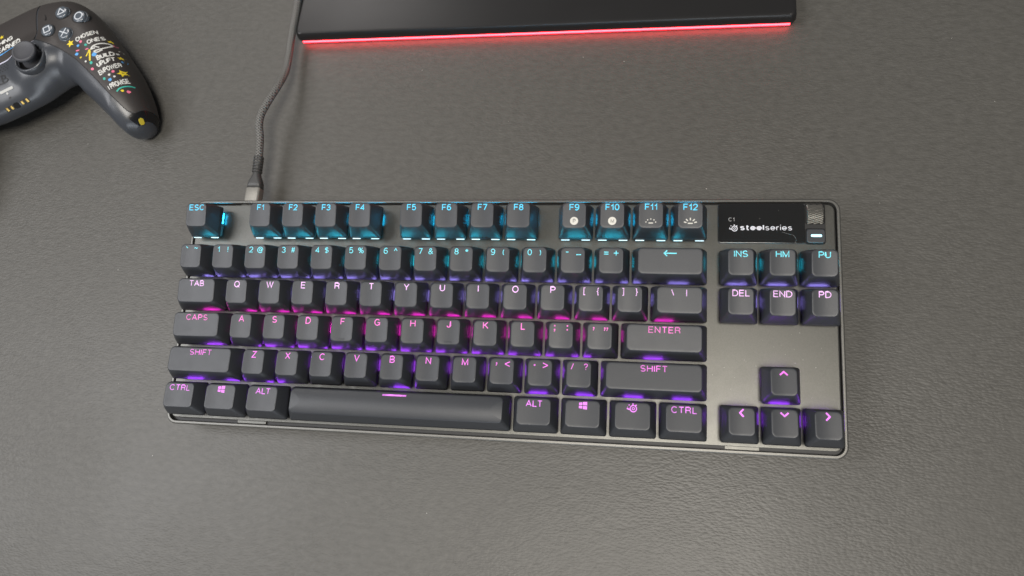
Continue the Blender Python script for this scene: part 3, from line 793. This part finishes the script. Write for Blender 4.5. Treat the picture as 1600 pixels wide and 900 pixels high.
for s_, x, y, wd, h in (('CHOSEN', 62.3, -15.2, 14.6, 3.3), ('ONES', 66.6, -20.3, 10.4, 3.3), ('BUILD', 69.2, -34.0, 10.8, 3.4), ('UPLIFT', 68.6, -38.9, 11.8, 3.4), ('EMPOWER', 69.5, -44.4, 14.6, 3.6), ('I PROMISE', 71.2, -56.3, 12.8, 3.3)):
    deco('printed_word', word_g(s_, x, y, wd, h, 15), 'white', panel)
deco('printed_word', word_g('THING', 8.0, 11.6, 13.5, 3.3, 2), 'white', touch)
deco('printed_word', word_g('EARNED.', 10.5, 6.2, 19.0, 3.7, 2), 'white', touch)
deco('printed_word', word_g('EVERY', -8.5, 11.6, 14, 3.3, 2), 'white', touch)
deco('printed_stroke', merge(seg(-8, 1.6, 5, 2.6, .9), seg(5, 2.6, 16.5, 4.0, .6)), 'blue', touch)
def star(x, y, r, rot=0):
    V = [(x + (r if i % 2 == 0 else r * .45) * math.cos(rot + math.pi * i / 5), y + (r if i % 2 == 0 else r * .45) * math.sin(rot + math.pi * i / 5)) for i in range(10)]
    return V, [tuple(range(10))]
deco('printed_star', star(6.6, 16.2, 1.7, .4), 'yellow', touch)
for x, y, r in ((52.0, -17.4, 2.7), (72.9, -21.4, 1.5), (76.0, -36.2, 1.5), (75.4, -49.4, 2.8)): deco('printed_star', star(x, y, r, random.uniform(0, 1)), 'yellow', panel)
for col, pts in dict(pink=((74.3, -24.8, .9), (58.5, -19.3, 1.0), (60.4, -41.4, 1.0), (71.2, -47.5, .9), (74.6, -62.2, 1.0)),
                     white=((75.8, -29.2, .7), (75.0, -32.6, .7), (58.0, -34.5, .7), (68.8, -49.3, .8), (71.1, -51.4, .7)),
                     blue=((56.3, -21.4, .95), (54.0, -26.8, 1.1), (64.1, -31.9, 1.5), (77.0, -39.6, 1.2), (68.2, -52.8, 1.1)),
                     teal=((60.9, -23.0, 1.0), (60.9, -36.9, 1.1), (65.3, -50.8, .9)), yellow=((72.0, -61.2, .8),)).items():
    for x, y, r in pts:
        V = [(x + r * random.uniform(.75, 1.2) * math.cos(a), y + r * random.uniform(.75, 1.2) * math.sin(a)) for a in (2 * math.pi * i / 8 for i in range(8))]
        deco('printed_spot', (V, [tuple(range(8))]), col, panel)
deco('printed_stroke', seg(54.2, -24.4, 61.8, -26.4, .9), 'pink', panel)
deco('printed_stroke', merge(seg(62.3, -27.5, 55.2, -30.6, .9), seg(62.3, -27.5, 59.2, -31.2, .7)), 'yellow', panel)
deco('printed_stroke', seg(62.4, -27.4, 60.6, -35.2, 1.0), 'yellow', panel)
arc = catmull([(69.2, -61.2), (71.0, -59.7), (73.5, -58.9), (76.5, -58.6), (78.0, -58.9)], 3)
deco('printed_stroke', merge(*[seg(a[0], a[1], b[0] + .01, b[1], .8) for a, b in zip(arc, arc[1:])]), 'teal', panel)
# doodle of a crown-like loop
lp = catmull([(63.0, -27.6), (64.8, -25.3), (68.5, -24.0), (72.5, -24.2), (73.2, -26.0), (70.0, -28.2), (66.5, -29.0), (64.5, -29.6), (66.0, -30.8), (69.0, -29.4)], 4)
deco('printed_stroke', merge(*[seg(a[0], a[1], b[0], b[1], .95) for a, b in zip(lp, lp[1:])]), 'white', panel)
deco('printed_stroke', merge(seg(63, -27.4, 65.5, -27.0, .9), seg(65.2, -25.6, 67.8, -27.2, .8)), 'white', panel)
deco('panel_seam', merge(*[seg(a[0], a[1], b[0], b[1], .5) for a, b in zip(SEAM[1:58], SEAM[2:59])]), M['black'], panel, .1)
# face buttons
SYM = {'triangle': merge(seg(-2.1, -1.3, 0, 2.2, .6), seg(0, 2.2, 2.1, -1.3, .6), seg(2.1, -1.3, -2.1, -1.3, .6)), 'circle': ring2(0, 0, 1.9, 2.55, 28),
       'square': merge(seg(-1.9, -1.7, 1.9, -1.7, .6), seg(1.7, -1.9, 1.7, 1.9, .6), seg(1.9, 1.7, -1.9, 1.7, .6), seg(-1.7, 1.9, -1.7, -1.9, .6)),
       'cross': merge(seg(-2, -2, 2, 2, .6), seg(-2, 2, 2, -2, .6))}
for nm, x, y in (('triangle', 52.0, 8.4), ('circle', 61.6, .6), ('square', 40.2, -.2), ('cross', 50.8, -9.3)):
    z = drop(x, y)[2]
    prof = [(4.9, -1.5), (4.9, .05), (4.35, .1), (4.3, 1.2), (4.1, 1.75), (3.6, 2.0), (2.4, 2.15), (.8, 2.2)]
    V, F = loft([[(r * math.cos(a), r * math.sin(a), q) for a in (2 * math.pi * k / 36 for k in range(36))] for r, q in prof])
    b = mesh('face_button', V, F, M['button'], gc, sharp=50, label='face button with a %s' % nm)
    nrm = Vector((x - 50, y, 0)) * -.0
    b.location = Vector((x, y, z - .15)) * S
    mesh('symbol', [(p[0] * 1.15, p[1] * 1.15, 2.24 + (p[2] if len(p) > 2 else 0)) for p in SYM[nm][0]], SYM[nm][1], M['symbol'], b, smooth=False)
    rg = ring2(0, 0, 4.3, 5.0, 36)
    deco('button_gap', shift(rg, x, y), M['black'], panel, .1)
# small option button and its slot
ov = [(39.2 + 1.1 * math.cos(a) - .35 * math.sin(a), 13.0 + 3.0 * math.sin(a)) for a in (2 * math.pi * k / 20 for k in range(20))]
ov2 = [(39.0 + .75 * math.cos(a) - .35 * math.sin(a), 13.2 + 2.6 * math.sin(a)) for a in (2 * math.pi * k / 20 for k in range(20))]
deco('option_gap', (ov, [tuple(range(20))]), M['black'], panel, .1)
deco('option_button', (ov2, [tuple(range(20))]), M['panel'], panel, .35)
# sticks: ring, bowl, dome, cap
for sg in (1, -1):
    zc = surf(2.4, 2.0)[2]
    zc = max(surf(s, ph)[2] for s in (1.5, 1.8, 2.1) for ph in (1.7, 1.9, 2.1, 2.3)) - .2
    X, Y = sg * STX, STY
    def rev(prof, n=48, cx=0, cy=0, caps=(True, True)):
        return loft([[(cx + r * math.cos(a), cy + r * math.sin(a), q) for a in (2 * math.pi * k / n for k in range(n))] for r, q in prof], *caps)
    ring = mesh('stick_ring', *rev([(8.6, -6), (8.9, -.2), (9.1, .35), (9.6, .6), (10.2, .5), (10.7, 0), (10.9, -1.6), (10.9, -4)], caps=(False, False)), M['shell'], gc)
    ring.location = Vector((X, Y, zc)) * S
    bowl = mesh('stick_bowl', *rev([(8.7, -.8), (8.4, -3), (7, -5), (3, -6)], caps=(False, True)), mat('bowl_black', (.006, .006, .007), .6), gc)
    bowl.location = Vector((X, Y, zc)) * S
    st = empty_part = bpy.data.objects.new('thumbstick', None); C.objects.link(st); st.parent = gc; st.empty_display_size = .01
    st.scale = (.86, .86, 1.0); st.location = Vector((X - .6 * sg, Y + .6, zc - 4)) * S; st.rotation_euler = (math.radians(3), math.radians(9), 0)
    mesh('dome', *rev([(7.6, -.8), (7.2, 1.0), (6.2, 2.6), (4.6, 4.0), (3.6, 4.6), (3.3, 6.6)]), M['stick'], st)
    mesh('cap', *rev([(3.4, 6.0), (6.4, 6.8), (7.8, 7.6), (8.5, 8.4), (8.6, 9.4), (8.3, 10.1), (7.6, 10.45), (6.9, 10.2), (6.2, 9.9), (3.5, 9.5), (1.0, 9.4)]), M['stick'], st)
# middle: pale strip under the touchpad, holes, emblem, mute bar, microphone, contacts
deco('light_strip', merge(*[seg(a, -3.7, a + 2.01, -3.7, .8) for a in range(-30, 30, 2)]), mat('pale_strip', (.62, .62, .74), .3), gc, .25)
deco('speaker_hole', merge(*[disc2(2.0 * i + (j % 2), -6.6 - 1.6 * j, .42, 8) for i in range(-3, 4) for j in range(3)]), M['black'], gc, .1)
em = merge(seg(-.3, -12.2, -.3, -17.4, .9), seg(-.3, -12.4, 1.9, -13.2, .8), seg(1.9, -13.0, 2.1, -15.0, .7), seg(2.2, -15.0, .2, -15.4, .6),
           *[seg(3.6 * math.cos(a) - .2, -16.6 + 1.3 * math.sin(a), 3.6 * math.cos(a + .33) - .2, -16.6 + 1.3 * math.sin(a + .33), .6) for a in (math.radians(d) for d in range(150, 390, 18))])
deco('home_emblem', shift(em, .6, 0), M['black'], gc, .25)
deco('mute_bar', shift(([(x, y) for x, y in rr(0, 0, 4.6, .85, .4, 4)], [tuple(range(20))]), .2, -22.6), mat('pale_bar', (.42, .42, .40), .5), gc, .25)
deco('indicator', disc2(-.2, -24.6, .7, 10), mat('pale_bar', (.42, .42, .40), .5), gc, .2)
def on_front(name, s, ph, hx, hy, hz, m, lift=.0):
    p = Vector(surf(s, ph, .01)); q = Vector(surf(s, ph, 1.01)); n = (q - p).normalized()
    o = mesh(name, *block(0, 0, hx, hy, -hz, hz, min(hx, hy) * .6, .1, 3), m, gc)
    o.matrix_local = Matrix.Translation((p + n * lift) * S) @ Vector((0, 0, 1)).rotation_difference(n).to_matrix().to_4x4()
gold = mat('gold_contact', (.50, .33, .10), .35, 1.0)
on_front('microphone_hole', .0, 2.48, .8, .5, .12, M['black'])
on_front('headphone_jack', .06, 2.82, 1.9, 1.9, .15, mat('jack_black', (.002, .002, .002), .9))
on_front('contact_recess', -.32, 2.82, 2.9, 1.7, .08, M['black']); on_front('contact_recess', .45, 2.82, 2.9, 1.7, .08, M['black'])
for s in (-.42, -.23, .35, .54): on_front('gold_contact', s, 2.82, .75, 1.25, .3, gold)
# coloured oval near the end of the grip
p = Vector(surf(12.8, 1.25, .3)); n = (Vector(surf(12.8, 1.25, 1.3)) - p).normalized()
o = mesh('yellow_oval', *block(0, 0, 1.5, 2.2, -.2, .12, 1.4, .1, 8), mat('dull_yellow', (.42, .33, .02), .5), gc)
o.matrix_local = Matrix.Translation(p * S) @ Vector((0, 0, 1)).rotation_difference(n).to_matrix().to_4x4()
